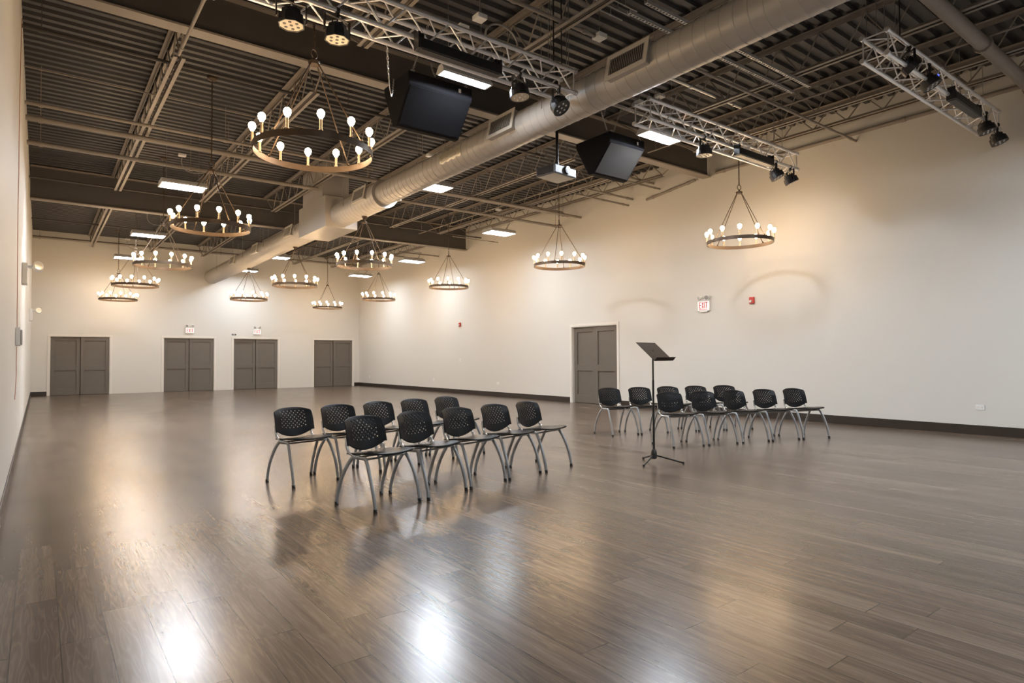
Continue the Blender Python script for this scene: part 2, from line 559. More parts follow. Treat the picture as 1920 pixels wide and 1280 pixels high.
pipe('bridging_bar', (XL+0.01, 23.2, 5.5), (XR-0.005, 23.2, 5.5), 0.022, 'bridging bar crossing the far bay of the roof', 'pipe', m='web', group=GP)
pipe('sprinkler_pipe', (XL+0.005, 27.55, 5.64), (XR-0.005, 27.55, 5.64), 0.045, 'dark pipe running along the top of the end wall', 'pipe', group=GP, clips=1)
pipe('sprinkler_pipe', (XL+0.01, 27.3, 5.60), (8.6, 27.3, 5.60), 0.03, 'thinner dark pipe beside the pipe on the end wall', 'pipe', group=GP)
pipe('conduit', (9.72, -2, 5.40), (9.72, 8.2, 5.40), 0.016, 'straight thin conduit along the hall in the near right bay', 'conduit', group=GP, clips=1)
pipe('conduit', (10.0, 8.7, 5.41), (10.0, 18.2, 5.41), 0.016, 'straight thin conduit linking the right chandeliers', 'conduit', group=GP, clips=1)
pipe('conduit', (10.15, 18.8, 5.30), (10.15, 25.5, 5.30), 0.016, 'straight thin conduit linking the far right lights', 'conduit', group=GP, clips=1)
pipe('sprinkler_pipe', (1.37, 5.6, 5.15), (1.37, 8.75, 5.15), 0.020, 'short thin pipe slanting past the girder at upper left', 'pipe', group=GP, clips=1)
pipe('sprinkler_pipe', (7.3, 2.60, 5.30), (XR-0.005, 2.60, 5.30), 0.085, 'fat grey pipe crossing the upper right corner', 'pipe', group=GP)
pipe('sprinkler_pipe', (2.0, 6.75, 5.50), (5.3, 6.75, 5.50), 0.03, 'pipe running behind the left lighting truss', 'pipe', group=GP, clips=1)
pipe('sprinkler_pipe', (3.0, 5.62, 5.42), (5.66, 5.62, 5.42), 0.026, 'pipe above the left lighting truss', 'pipe', group=GP)
pipe('sprinkler_pipe', (6.7, 5.22, 5.28), (XR-0.005, 5.22, 5.28), 0.022, 'pipe right of the duct in front of the right truss', 'pipe', group=GP)
pipe('sprinkler_pipe', (6.6, 5.85, 5.45), (9.3, 5.85, 5.45), 0.03, 'bright pipe right of the duct above the right truss', 'pipe', m='galv', group=GP)
for k in range(3):
    pipe('conduit', (4.3, 4.95+0.12*k, 5.45), (5.7, 4.95+0.12*k, 5.45), 0.009, ['nearest', 'middle', 'farthest'][k]+' of three thin parallel conduits left of the duct', 'conduit', m='galv', group='parallel conduits beside the duct', clips=1)
GW = 'bars reaching the right wall'
for (y, z, x0, r, l) in ((12.60, 5.20, 6.6, 0.030, 'double bar reaching the right wall above the hung pipe'),
                         (13.39, 5.50, 10.9, 0.028, 'short bar reaching the right wall under the deck above the double door'),
                         (16.56, 5.10, 10.3, 0.012, 'thin rod reaching the right wall near the farther girder'),
                         (10.69, 5.32, 10.4, 0.025, 'bar reaching the right wall, upper of the pair before the double door'),
                         (10.83, 5.19, 10.2, 0.022, 'bar reaching the right wall, lower of the pair before the double door'),
                         (10.0, 5.57, 11.0, 0.025, 'short bar reaching the right wall close to the nearer girder, upper one'),
                         (9.81, 5.39, 10.7, 0.02, 'bar reaching the right wall close to the nearer girder, lower one'),
                         (20.4, 5.15, 10.4, 0.025, 'bar reaching the right wall in the far bay'),
                         (21.6, 5.2, 10.4, 0.02, 'farther bar reaching the right wall in the far bay'),
                         (3.4, 5.62, 10.6, 0.03, 'short bar reaching the right wall above the near right truss')):
    pipe('wall_bar', (x0, y, z), (XR-0.003, y, z), r, l, 'bar', group=GW)
pipe('wall_rail', (XR-0.045, -3, 5.46), (XR-0.045, 8.2, 5.40), 0.035, 'long pipe fixed along the top of the right wall, near half', 'pipe')
pipe('wall_rail', (XR-0.045, 8.75, 5.36), (XR-0.045, 10.2, 5.20), 0.03, 'short sloping pipe on the right wall beyond the girder end', 'pipe')

# slotted strut channels
def strut(y, z, x0, x1, label):
    o = thing('slotted_strut', label, 'strut', ((x0+x1)/2, y, z), 0, 'slotted steel struts above the trusses')
    hx = (x1-x0)/2
    mb = MB().box(-hx, hx, -0.021, -0.014, 0, 0.04).box(-hx, hx, 0.014, 0.021, 0, 0.04)
    n = int((x1-x0)/0.055)
    for k in range(n):
        xx = -hx+k*0.055
        mb.box(xx, xx+0.022, -0.014, 0.014, 0, 0.004)
    mb.build('channel', 'strut', o)
strut(4.60, 5.30, 5.45, 9.15, 'perforated strut crossing above the duct, nearer of the pair')
strut(4.86, 5.30, 5.45, 9.15, 'perforated strut crossing above the duct, farther of the pair')
strut(6.82, 5.30, 6.35, 8.35, 'perforated strut over the right hung speaker')

# ------------------------------------------------------------------ duct
DX, DZ = 5.64, 4.67
duct = thing('ventilation_duct', 'long grey spiral duct running down the hall with a box in its middle', 'duct', (DX, 14.0, DZ))
def spiral(y0, y1, r, pit):
    prof = []
    y = y0
    while y < y1:
        prof += [(r, y), (r, y+pit-0.016), (r+0.0035, y+pit-0.012), (r+0.0035, y+pit-0.004)]
        y += pit
    prof.append((r, y1))
    return MB().lathe(prof, 56, 'y', cap=True)
YD = 14.0
spiral(-5.95-YD, 11.70-YD, 0.230, 0.16).build('narrow_section', 'duct', duct, smooth=True, ang=20)
spiral(11.70-YD, 0.02, 0.284, 0.16).build('wide_section', 'duct', duct, smooth=True, ang=20)
MB().lathe([(0.293, 0), (0.293, 0.03)], 56, 'y', (0, 11.69-YD, 0)).build('reducer_ring', 'duct', duct, smooth=True)
spiral(1.81, 27.70-YD, 0.284, 0.16).build('far_section', 'duct', duct, smooth=True, ang=20)
MB().box(-0.395, 0.395, 0, 1.83, 4.354-DZ, 5.08-DZ).build('plenum_box', 'duct', duct, bevel=0.006)
MB().box(-0.375, 0.28, 0.24, 1.6, 5.08-DZ, HC-DZ+0.01).build('riser_box', 'duct', duct, bevel=0.006)
def vent(y, side, r, w=0.62, h=0.30):
    # register on a saddle box at the side of the duct
    d = r+0.035
    s = side
    x0, x1 = sorted((s*(r-0.09), s*d))
    tilt = Matrix.Rotation(math.radians(-12*s), 4, 'Y')
    mb = MB().box(x0, x1, y-w/2, y+w/2, -h/2, h/2)
    sad = mb.build('register_box', 'duct', duct)
    fr = MB()
    xa, xb = sorted((s*d, s*(d+0.012)))
    t = 0.035
    fr.box(xa, xb, y-w/2-0.02, y+w/2+0.02, -h/2-0.02, -h/2+t)
    fr.box(xa, xb, y-w/2-0.02, y+w/2+0.02, h/2-t, h/2+0.02)
    fr.box(xa, xb, y-w/2-0.02, y-w/2+t, -h/2+t, h/2-t)
    fr.box(xa, xb, y+w/2-t, y+w/2+0.02, -h/2+t, h/2-t)
    g = fr.build('register_frame', 'grille', sad)
    sl = MB()
    n = 18
    for k in range(n):
        yy = y-w/2+t+(w-2*t)*(k+0.5)/n
        sl.obox((s*(d+0.004), yy, 0), (0.8, 0.6, 0), (-0.6, 0.8, 0), (0, 0, 1), 0.009, 0.0018, h/2-t)
    sl.build('register_slats', 'grille', sad)
    xa, xb = sorted((s*(d+0.0005), s*(d+0.002)))
    MB().box(xa, xb, y-w/2+t, y+w/2-t, -h/2+t, h/2-t).build('register_shade_sheet', 'grilledark', sad)  # dark sheet over the solid box, painted shade between the slats
    for q in (sad,):
        q.matrix_local = tilt
for y, r in ((4.84, 0.23), (7.31, 0.23), (12.31, 0.284), (17.0, 0.284), (20.3, 0.284), (23.1, 0.284), (1.5, 0.23)):
    vent(y-YD, -1, r, 0.60, 0.28)
for y, r in ((5.03, 0.23), (7.85, 0.23), (11.98, 0.284), (17.5, 0.284), (24.1, 0.284)):
    vent(y-YD, 1, r, 0.60, 0.28)
# foil tape patch wrapped on the left flank
def patch():
    r = 0.236
    ys = [8.46-YD+0.047*i for i in range(15)]
    mb = MB()
    vs, fs = [], []
    na = 9
    for i, yy in enumerate(ys):
        for k in range(na):
            a = math.radians(158+k*5.5) + 0.05*math.sin(i*1.7)
            rr = r+0.004*math.sin(i*2.1+k)
            vs.append((rr*math.cos(a), yy, rr*math.sin(a)))
    for i in range(len(ys)-1):
        for k in range(na-1):
            fs.append((i*na+k, i*na+k+1, (i+1)*na+k+1, (i+1)*na+k))
    mb.add(vs, fs)
    tag(mb.build('foil_patch', 'tape', duct, smooth=True), 'crumpled shiny foil patch')
patch()
for y, hx in ((2.2, 0.234), (6.4, 0.234), (9.7, 0.234), (13.2, 0.288), (16.5, 0.288), (19.4, 0.288), (21.8, 0.288), (25.6, 0.288)):
    for sx in (-hx, hx):
        MB().cyl((sx, y-YD, 0), (sx, y-YD, HC-DZ+0.005), 0.005, 5).build('hanger_wire', 'steel', duct)

# ------------------------------------------------------------------ trusses
def truss(x0, x1, yf, zb, label, size=0.275):
    o = thing('lighting_truss', label, 'truss', ((x0+x1)/2, yf+size/2, zb), 0, 'aluminium box trusses')
    hx, s = (x1-x0)/2, size/2
    cs = [(-s, 0), (s, 0), (s, size), (-s, size)]
    for (yy, zz) in cs:
        c = MB().cyl((-hx, yy, zz), (hx, yy, zz), 0.025, 12).build('chord', 'alu', o, smooth=True)
        for e in (-1, 1):
            MB().cyl((e*(hx-0.05), yy, zz), (e*(hx+0.012), yy, zz), 0.031, 12).build('coupler', 'alu', c, smooth=True)
    for k in range(4):
        a, b = cs[k], cs[(k+1) % 4]
        mb = MB()
        n = max(4, int(round((x1-x0)/0.27)))
        st = 2*hx*0.97/n
        for i in range(n):
            xa = -hx*0.97+i*st
            p, q = (a, b) if i % 2 == 0 else (b, a)
            mb.cyl((xa, *p), (xa+st, *q), 0.0095, 8)
        for e in (-1, 1):
            mb.cyl((e*hx*0.985, *a), (e*hx*0.985, *b), 0.0095, 8)
        mb.build('lacing', 'alu', o, smooth=True)
    return o
TZ, TZ3 = 4.59, 4.80
truss(0.85, 5.32, 5.63, TZ, 'long aluminium truss at upper left holding stage lights, left of the duct')
truss(6.69, 10.67, 5.61, TZ, 'aluminium truss right of the duct, end near the right wall')
truss(7.80, 11.88, 3.01, TZ3, 'aluminium truss in the upper right corner, nearest the viewer')

# stage lights
def par_proto(kind):
    # hangs from a tube at origin (tube centre), body below
    r = thing('stage_light', 'stage light', 'stage light')
    cl = MB().lathe([(0.034, -0.02), (0.034, 0.02)], 14, 'x').box(-0.02, 0.02, -0.02, 0.02, -0.075, -0.03)
    cl.build('clamp', 'black', r)
    mb = MB()
    w = 0.155
    mb.box(-w, w, -0.016, 0.016, -0.085, -0.078)
    for s in (-1, 1):
        mb.box(s*w-0.004, s*w+0.004, -0.016, 0.016, -0.27, -0.078)
    mb.build('yoke', 'blackm', r)
    b = MB()
    b.lathe([(0.075, 0.09), (0.10, 0.075), (0.10, 0.03), (0.128, 0.02), (0.135, -0.05), (0.135, -0.085), (0.124, -0.085), (0.124, -0.07)], 8 if kind == 'cream' else 20, 'z')
    for k in range(6):
        a = 2*PI*k/6
        b.box(0.06*math.cos(a)-0.006, 0.06*math.cos(a)+0.006, 0.06*math.sin(a)-0.006, 0.06*math.sin(a)+0.006, 0.08, 0.115)
    body = b.build('lamp_body', 'black', r)
    f = MB().lathe([(0.126, -0.074), (0.126, -0.080)], 8 if kind == 'cream' else 20, 'z')
    face = f.build('lamp_face', 'parface' if kind != 'dark' else 'blackm', body)
    pts = [(0, 0)] + [(0.072*math.cos(2*PI*k/6), 0.072*math.sin(2*PI*k/6)) for k in range(6)]
    for (px, py) in pts:
        if kind == 'cream':
            d = MB().lathe([(0.018, -0.079), (0.018, -0.083)], 8, 'z', (px, py, 0))
        else:
            d = MB().lathe([(0.015, -0.079), (0.015, -0.086), (0.008, -0.09)], 10, 'z', (px, py, 0))
        d.build('led_lens', 'black' if kind == 'cream' else 'led', body)
    body.location = (0, 0, -0.245)
    mb = MB().tube([(0, 0.02, -0.05), (0.05, 0.06, -0.11), (0.03, 0.11, -0.18), (0, 0.08, -0.2)], 0.006, 6)
    mb.build('power_cord', 'black', r)
    return r
protos = {}
def par(kind, loc, rz, tilt, label, grp='stage lights on the trusses'):
    if kind not in protos:
        protos[kind] = par_proto(kind); o = protos[kind]
    else:
        o = copy_tree(protos[kind])
    place(o, loc, rz, label, grp)
    for ch in o.children:
        if ch.name.startswith('lamp_body'):
            ch.rotation_euler = (math.radians(tilt), 0, 0)
    return o
yF, yF2 = 5.63, 5.61
par('cream', (1.79, yF, TZ), 0, 0, 'cream-faced stage light, leftmost on the left truss')
par('cream', (2.22, yF, TZ), 0.2, 0, 'cream-faced stage light, second from the left on the left truss')
par('pale', (4.42, yF, TZ), 0.3, -8, 'stage light with pale round face on the left truss, before its last lamp')
par('dark', (5.03, yF, TZ), 0.3, -38, 'black-faced stage light at the duct end of the left truss, tilted to the hall')
par('pale', (7.94, yF2, TZ), 0.2, 0, 'pale-faced stage light in the middle of the right truss')
par('dark', (9.95, yF2, TZ), 0.6, -28, 'black stage light near the wall end of the right truss, second from the end')
par('dark', (10.42, yF2, TZ), 0.9, -25, 'black stage light at the very wall end of the right truss')
par('dark', (8.42, 3.01, TZ3+0.24), 0.8, -45, 'black stage light facing the viewer, first on the upper right truss')
par('dark', (9.05, 3.01, TZ3+0.20), 0.4, -30, 'black stage light with blue glow, second on the upper right truss')
par('dark', (11.25, 3.01, TZ3+0.10), 0.3, -18, 'black stage light near the far end of the upper right truss')
par('dark', (11.80, 3.01, TZ3+0.05), 0.2, -20, 'black stage light at the far end of the upper right truss, lowest one')
for o in list(COL.objects):
    if o.name.startswith('stage_light'):
        o.scale = (0.87, 0.87, 0.87)
bo = [o for o in COL.objects if o.get('label', '').startswith('black stage light with blue glow')][0]
bb = [c for c in bo.children if c.name.startswith('lamp_body')][0]
MB().box(-0.04, 0.04, -0.139, -0.133, -0.01, 0.02).build('blue_display', 'blueled', bb)

def led_bar(xc, yc, zc, L, label):
    o = thing('light_bar', label, 'light bar', (xc, yc, zc), 0, 'black light bars on the trusses')
    b = MB().box(-L/2, L/2, -0.06, 0.06, -0.05, 0.06).build('bar_body', 'black', o, bevel=0.01)
    MB().box(-L/2+0.03, L/2-0.03, -0.045, 0.045, -0.056, -0.049).build('bar_lens', 'blackm', b)
    for s in (-1, 1):
        MB().box(s*L/2-0.012, s*L/2+0.012, -0.05, 0.05, -0.05, 0.12).build('end_bracket', 'black', o)
        MB().cyl((s*(L/2-0.05), 0, 0.05), (s*(L/2-0.05), 0, 0.12), 0.03, 10).build('clamp', 'black', o)
led_bar(3.55, 5.55, TZ-0.11, 1.03, 'long black light bar under the left truss')
led_bar(9.17, 5.53, TZ-0.10, 0.98, 'long black light bar under the right truss')
led_bar(10.25, 2.98, TZ3-0.03, 1.05, 'long black light bar under the upper right truss')

# ------------------------------------------------------------------ ceiling light fixtures
GF = 'white ceiling light fixtures'
def fixture(x, y, z, label, L=0.42, W=0.50, dim=False):
    o = thing('ceiling_light', label, 'ceiling light', (x, y, z), 0, GF)
    MB().prism([(-W/2, 0), (W/2, 0), (W/2-0.05, 0.07), (-W/2+0.05, 0.07)], 'x', -L, L).build('housing', 'housing', o)
    MB().box(-L+0.02, L-0.02, -W/2+0.02, W/2-0.02, -0.012, -0.001).build('diffuser', 'paneld' if dim or y > 19 else 'panel', o)
    MB().box(-L-0.004, -L+0.02, -W/2, W/2, -0.03, 0.0).box(L-0.02, L+0.004, -W/2, W/2, -0.03, 0.0).box(-L+0.02, L-0.02, -W/2, -W/2+0.012, -0.03, 0.0).box(-L+0.02, L-0.02, W/2-0.012, W/2, -0.03, 0.0).build('diffuser_rim', 'housing', o)
    for s in (-1, 1):
        MB().cyl((s*(L-0.12), 0, 0.06), (s*(L-0.12), 0, HC-z+0.005), 0.004, 5).build('hanging_wire', 'cable', o)
    pts = []
    for k in range(13):
        t = k/12
        pts.append((L*0.45+0.22*math.sin(PI*t*1.6), 0.06*math.sin(3*t), 0.06+t*0.55+0.12*math.sin(2*PI*t)))
    MB().tube(pts, 0.010, 6).build('power_whip', 'whip', o, smooth=True)
    MB().box(pts[-1][0]-0.07, pts[-1][0]+0.07, -0.06, 0.06, 0.62, 0.66).build('junction_box', 'white', o)
    return o
FZ = 4.86
fixture(2.33, 14.25, FZ, 'lit ceiling light beside the second large chandelier on the left')
fixture(2.46, 20.45, FZ, 'lit ceiling light behind the third left chandelier')
fixture(2.45, 25.4, FZ, 'lit ceiling light farthest back at the left')
fixture(6.52, 11.35, 4.90, 'lit ceiling light half hidden beside the duct, nearest of those')
fixture(6.62, 22.3, FZ, 'lit ceiling light beside the duct in the far bay')
fixture(6.62, 26.4, FZ, 'lit ceiling light beside the far end of the duct')
fixture(10.2, 13.95, 4.78, 'lit ceiling light near the right wall above the double door', dim=True)
fixture(10.46, 19.55, 4.72, 'lit ceiling light near the right wall before the far corner')
fixture(10.45, 23.95, 4.68, 'lit ceiling light in the far right corner behind a chandelier')
fixture(4.30, 6.60, FZ, 'slim lit ceiling light seen under the left truss', L=0.37, W=0.17)
fixture(7.98, 6.45, FZ, 'bright ceiling light beside the right truss near the duct', L=0.40, W=0.34)

for (x, y, l) in ((8.6, 0.2, 'out of view beside the viewer'), (2.3, -2.6, 'out of view behind the viewer')):  # unseen fixtures added to brighten the near walls and floor
    fixture(x, y, FZ, 'added fill light, '+l)

# ------------------------------------------------------------------ chandeliers
def chandelier_proto():
    r = thing('ring_chandelier', 'chandelier', 'chandelier')
    R = 0.60
    n = 64
    mb = MB()
    vs, fs = [], []
    for (rr, zz) in ((R, 0), (R, 0.065), (R-0.008, 0.065), (R-0.008, 0.0)):
        vs += [(rr*math.cos(2*PI*i/n), rr*math.sin(2*PI*i/n), zz) for i in range(n)]
    for k in range(4):
        for i in range(n):
            fs.append((k*n+i, k*n+(i+1) % n, ((k+1) % 4)*n+(i+1) % n, ((k+1) % 4)*n+i))
    mb.add(vs, fs)
    mb.build('ring', 'bronze', r, smooth=True)
    for k in range(12):
        a = 2*PI*(k+0.5)/12
        x, y = (R-0.004)*math.cos(a), (R-0.004)*math.sin(a)
        c = MB().lathe([(0.02, 0.062), (0.02, 0.07), (0.014, 0.075), (0.014, 0.165), (0.016, 0.17)], 10, 'z', (x, y, 0)).build('candle', 'candle', r, smooth=True)
        b = MB().lathe([(0.012, 0.168), (0.016, 0.18), (0.032, 0.205), (0.037, 0.224), (0.033, 0.246), (0.018, 0.262), (0.001, 0.267)], 12, 'z', (x, y, 0)).build('bulb', 'bulb', c, smooth=True)
    for k in range(4):
        a = 2*PI*k/4
        x, y = (R-0.01)*math.cos(a), (R-0.01)*math.sin(a)
        MB().cyl((x, y, 0.06), (x*0.07, y*0.07, 0.98), 0.007, 8).sphere((x, y, 0.075), 0.015, 8, 6).build('suspension_rod', 'bronze', r, smooth=True)
    MB().lathe([(0.055, 0.955), (0.06, 0.97), (0.06, 0.99), (0.02, 1.0), (0.015, 1.03)], 16, 'z').build('hub', 'bronze', r, smooth=True)
    ring = [(0.045*math.cos(2*PI*i/20), 0, 1.075+0.045*math.sin(2*PI*i/20)) for i in range(21)]
    MB().tube(ring, 0.007, 8).build('hanging_loop', 'bronze', r, smooth=True)
    return r
CZ = 3.40
chp = chandelier_proto()
drop_len = HC-CZ-1.12
mb = MB()
k = 0
z = 1.115
while z < HC-CZ-0.05:
    # chain links alternate their plane
    pts = []
    for i in range(11):
        a = 2*PI*i/10
        u, v = 0.012*math.cos(a), 0.03*math.sin(a)
        pts.append((u, 0, z+0.026+v) if k % 2 == 0 else (0, u, z+0.026+v))
    mb.tube(pts, 0.004, 5, cap=False)
    z += 0.048
    k += 1
mb.cyl((0, 0, 1.11), (0, 0, HC-CZ-0.02), 0.003, 5)
mb.build('chain', 'bronze', chp)
MB().lathe([(0.02, HC-CZ-0.06), (0.075, HC-CZ-0.03), (0.08, HC-CZ-0.005)], 18, 'z').build('canopy', 'bronze', chp, smooth=True)
GC = 'ring chandeliers with twelve candle bulbs'
CZM = 3.28
def short_proto(o):
    # same fixture hung close under the duct: short chain, canopy strapped to the duct
    c = copy_tree(o)
    for ch in list(c.children):
        if ch.name.startswith(('chain', 'canopy')):
            bpy.data.objects.remove(ch)
    top = DZ-0.284-CZM
    mb = MB().tube([(0.011*math.cos(2*PI*i/10), 0, 1.13+0.02*math.sin(2*PI*i/10)) for i in range(11)], 0.004, 5, cap=False)
    mb.cyl((0, 0, 1.12), (0, 0, top-0.02), 0.003, 5)
    mb.build('chain', 'bronze', c)
    MB().lathe([(0.02, top-0.05), (0.06, top-0.025), (0.062, top)], 18, 'z').build('canopy', 'bronze', c, smooth=True)
    return c
spots = [
    ((2.26, 6.36), 0.55, 'large ring chandelier nearest the viewer, left of the truss speaker'),
    ((2.22, 11.03), 0.25, 'ring chandelier second from the front in the left row'),
    ((2.24, 16.12), 0.4, 'ring chandelier third from the front in the left row'),
    ((2.21, 20.95), 0.0, 'ring chandelier fourth from the front in the left row'),
    ((2.24, 26.2), 0.3, 'ring chandelier last and smallest in the left row'),
    ((10.50, 6.66), -0.22, 'ring chandelier close to the right truss, nearest in the right row'),
    ((9.69, 10.86), 0.66, 'ring chandelier above the taupe double door in the right row'),
    ((9.89, 16.13), 0.72, 'ring chandelier third from the front in the right row'),
    ((9.88, 21.0), 0.05, 'ring chandelier fourth from the front in the right row'),
    ((9.70, 25.6), 0.38, 'ring chandelier last in the right row, near the far corner'),
    ((5.64, 12.70), 0.1, 'ring chandelier under the duct before its box, nearest of the middle row'),
    ((5.63, 17.30), 0.45, 'ring chandelier under the duct beyond its box, second in the middle row'),
    ((5.68, 22.25), 0.2, 'ring chandelier under the far duct end, last of the middle row'),
]
sp_ = None
for i, ((x, y), rz, lab) in enumerate(spots):
    if i < 10:
        o = chp if i == 0 else copy_tree(chp)
    elif i == 10:
        o = sp_ = short_proto(chp)
    else:
        o = copy_tree(sp_)
    place(o, (x, y, CZ if i < 10 else CZM), rz, lab, GC)

# ------------------------------------------------------------------ speakers and projector
def speaker(x0, x1, y0, yb, zt, label, cloth):
    W = x1-x0
    o = thing('hanging_speaker', label, 'speaker', ((x0+x1)/2, y0, zt), 0, 'wedge speakers hung behind the trusses')
    h = W/2
    D = yb-y0
    prof = [(0, 0), (D, 0), (D*0.98, -0.10), (D*0.62, -0.60), (D*0.50, -0.60), (0, -0.15)]
    MB().prism(prof, 'x', -h, h).build('cabinet', 'spk', o, bevel=0.01)
    # slanted baffle
    a = Vector((0, 0, -0.16)); b = Vector((0, D*0.49, -0.585))
    u = (b-a).normalized(); nrm = Vector((1, 0, 0)).cross(u)
    if nrm.y > 0: nrm = -nrm
    c = (a+b)/2
    MB().obox(c+nrm*0.006, (1, 0, 0), u, nrm, h-0.03, (b-a).length/2-0.02, 0.008).build('grille_cloth', cloth, o)
    for s in (-1, 1):
        MB().box(s*(h-0.08)-0.02, s*(h-0.08)+0.02, 0.02, 0.06, 0, 0.035).build('rigging_eye', 'galv', o)
    MB().box(h*0.55, h*0.62, -0.008, 0.0, -0.10, -0.05).build('maker_badge', 'white', o)
    return o
speaker(3.66, 4.62, 6.92, 7.62, 4.91, 'black wedge speaker hanging behind the left truss', 'spkd')
speaker(7.28, 8.12, 6.92, 7.72, 4.93, 'black wedge speaker with paler front hanging right of the duct', 'spkg')

def sag(p, q, s, n=14):
    p, q = Vector(p), Vector(q)
    return [p.lerp(q, k/n)-Vector((0, 0, s*4*(k/n)*(1-k/n))) for k in range(n+1)]
def chain(pts, label, grp='steel chains on the speakers', name='steel_chain'):
    c = Vector(pts[0])
    mb = MB()
    P = [Vector(p)-c for p in pts]
    # resample into links
    seg = []
    L = 0
    for a, b in zip(P[:-1], P[1:]):
        seg.append((L, a, b)); L += (b-a).length
    step = 0.042
    k = 0
    t = 0
    while t < L-0.02:
        for (s0, a, b) in reversed(seg):
            if t >= s0:
                d = (b-a).normalized(); p = a+d*(t-s0); break
        sd = d.cross(Vector((0, 1, 0) if k % 2 else (1, 0.2, 0.1)))
        if sd.length < 1e-3: sd = Vector((1, 0, 0))
        sd.normalize()
        ring = [p+d*(0.022+0.026*math.sin(2*PI*i/8))+sd*0.011*math.cos(2*PI*i/8) for i in range(9)]
        mb.tube(ring, 0.0035, 5, cap=False)
        t += step; k += 1
    o = mb.build(name, 'cable')
    o.location = c
    return tag(o, label, 'chain', grp)
chain(sag((2.87, 5.905, 4.57), (3.62, 7.25, 4.90), 0.36), 'loose chain drooping from the left truss to the left of its speaker')
chain([(3.72, 6.5, 5.35), (3.74, 6.95, 4.95)], 'taut chain on the near left corner of the left speaker')
chain(sag((4.0, 6.95, 5.1), (4.12, 6.95, 5.1), 0.13), 'small looped chain above the left speaker')
chain([(4.56, 6.6, 5.35), (4.54, 6.95, 4.95)], 'taut chain on the right end of the left speaker')
chain([(6.95, 6.85, 5.30), (7.30, 7.0, 4.97)], 'slanting chain on the left end of the right speaker')
chain(sag((7.0, 6.85, 5.3), (7.12, 6.85, 5.3), 0.22), 'looped chain hanging from the strut left of the right speaker')
chain([(7.45, 6.82, 5.30), (7.42, 6.96, 4.97)], 'vertical chain between the strut and the right speaker')
chain([(8.0, 6.82, 5.30), (8.03, 6.96, 4.97)], 'vertical chain on the right end of the right speaker')
chain(sag((8.1, 6.82, 5.3), (8.22, 6.82, 5.3), 0.25), 'looped chain hanging from the strut above the right speaker')

pj = thing('projector', 'grey ceiling projector hanging on a black pole right of the duct', 'projector', (6.50, 7.32, 4.12), 0.12)
MB().box(-0.26, 0.26, -0.18, 0.22, 0, 0.15).build('projector_body', 'proj', pj, bevel=0.02)
MB().lathe([(0.06, -0.215), (0.065, -0.20), (0.065, -0.17)], 20, 'y', (0.02, 0, 0.085)).build('lens_ring', 'blackm', pj, smooth=True)
MB().lathe([(0.045, -0.217), (0.045, -0.20)], 20, 'y', (0.02, 0, 0.085)).build('lens', 'black', pj)
MB().box(-0.27, -0.255, -0.15, 0.18, 0.02, 0.13).build('vent_side', 'black', pj)
mb = MB()
for a in (0.6, 2.2, 3.9, 5.4):
    mb.tube([(0, 0, 0.20), (0.10*math.cos(a), 0.1*math.sin(a), 0.19), (0.17*math.cos(a), 0.15*math.sin(a), 0.15)], 0.008, 6)
mb.build('mount_arms', 'blackm', pj)
MB().lathe([(0.032, 0.19), (0.032, 0.25), (0.022, 0.26)], 14, 'z').build('mount_collar', 'blackm', pj)
MB().cyl((0, 0, 0.25), (0, 0, HC-4.12-0.005), 0.024, 14).build('pole', 'blackm', pj, smooth=True)

# hanging cables of the trusses
def cables(pts, grp, where, top=HC-0.01):
    for i, (x, y, z, m, r) in enumerate(pts):
        o = MB().cyl((0, 0, 0), (0, 0, top-z), r, 6).build('hanging_cable', m)
        o.location = (x, y, z)
        od = ['first', 'second', 'third', 'fourth', 'fifth', 'sixth', 'seventh'][i]
        tag(o, '%s %s cable from the left, holding %s' % (od, 'black' if m == 'black' else 'thin steel', where), 'cable', grp)
TT = TZ+0.28
cables([(4.88, 5.64, TT, 'cable', 0.004), (4.96, 5.69, TT, 'cable', 0.004), (5.05, 5.74, TT, 'black', 0.009), (5.11, 5.66, TT, 'black', 0.008),
        (5.17, 5.64, TT, 'cable', 0.004), (5.23, 5.66, TT, 'cable', 0.004)], 'cables over the left truss', 'the left truss at its duct end')
cables([(6.82, 5.62, TT, 'cable', 0.004), (6.88, 5.87, TT, 'cable', 0.004)], 'cables over the right truss, duct end', 'the right truss at its duct end')
cables([(9.95, 5.64, TT, 'cable', 0.004), (10.08, 5.84, TT, 'cable', 0.004), (10.26, 5.66, TT, 'cable', 0.004), (10.36, 5.86, TT, 'cable', 0.004)], 'cables over the right truss, wall end', 'the right truss at its wall end')
T3 = TZ3+0.28
cables([(7.92, 3.28, T3, 'cable', 0.004), (8.0, 3.2, T3, 'cable', 0.004), (8.1, 3.15, T3, 'cable', 0.004), (8.15, 3.05, T3, 'cable', 0.004), (8.2, 3.02, T3, 'black', 0.008)], 'cables over the upper right truss', 'the upper right truss at its near end')
cables([(11.1, 3.28, T3, 'cable', 0.004), (11.3, 3.05, T3, 'cable', 0.004), (11.6, 3.28, T3, 'cable', 0.004)], 'cables over the upper right truss, far end', 'the upper right truss at its far end')

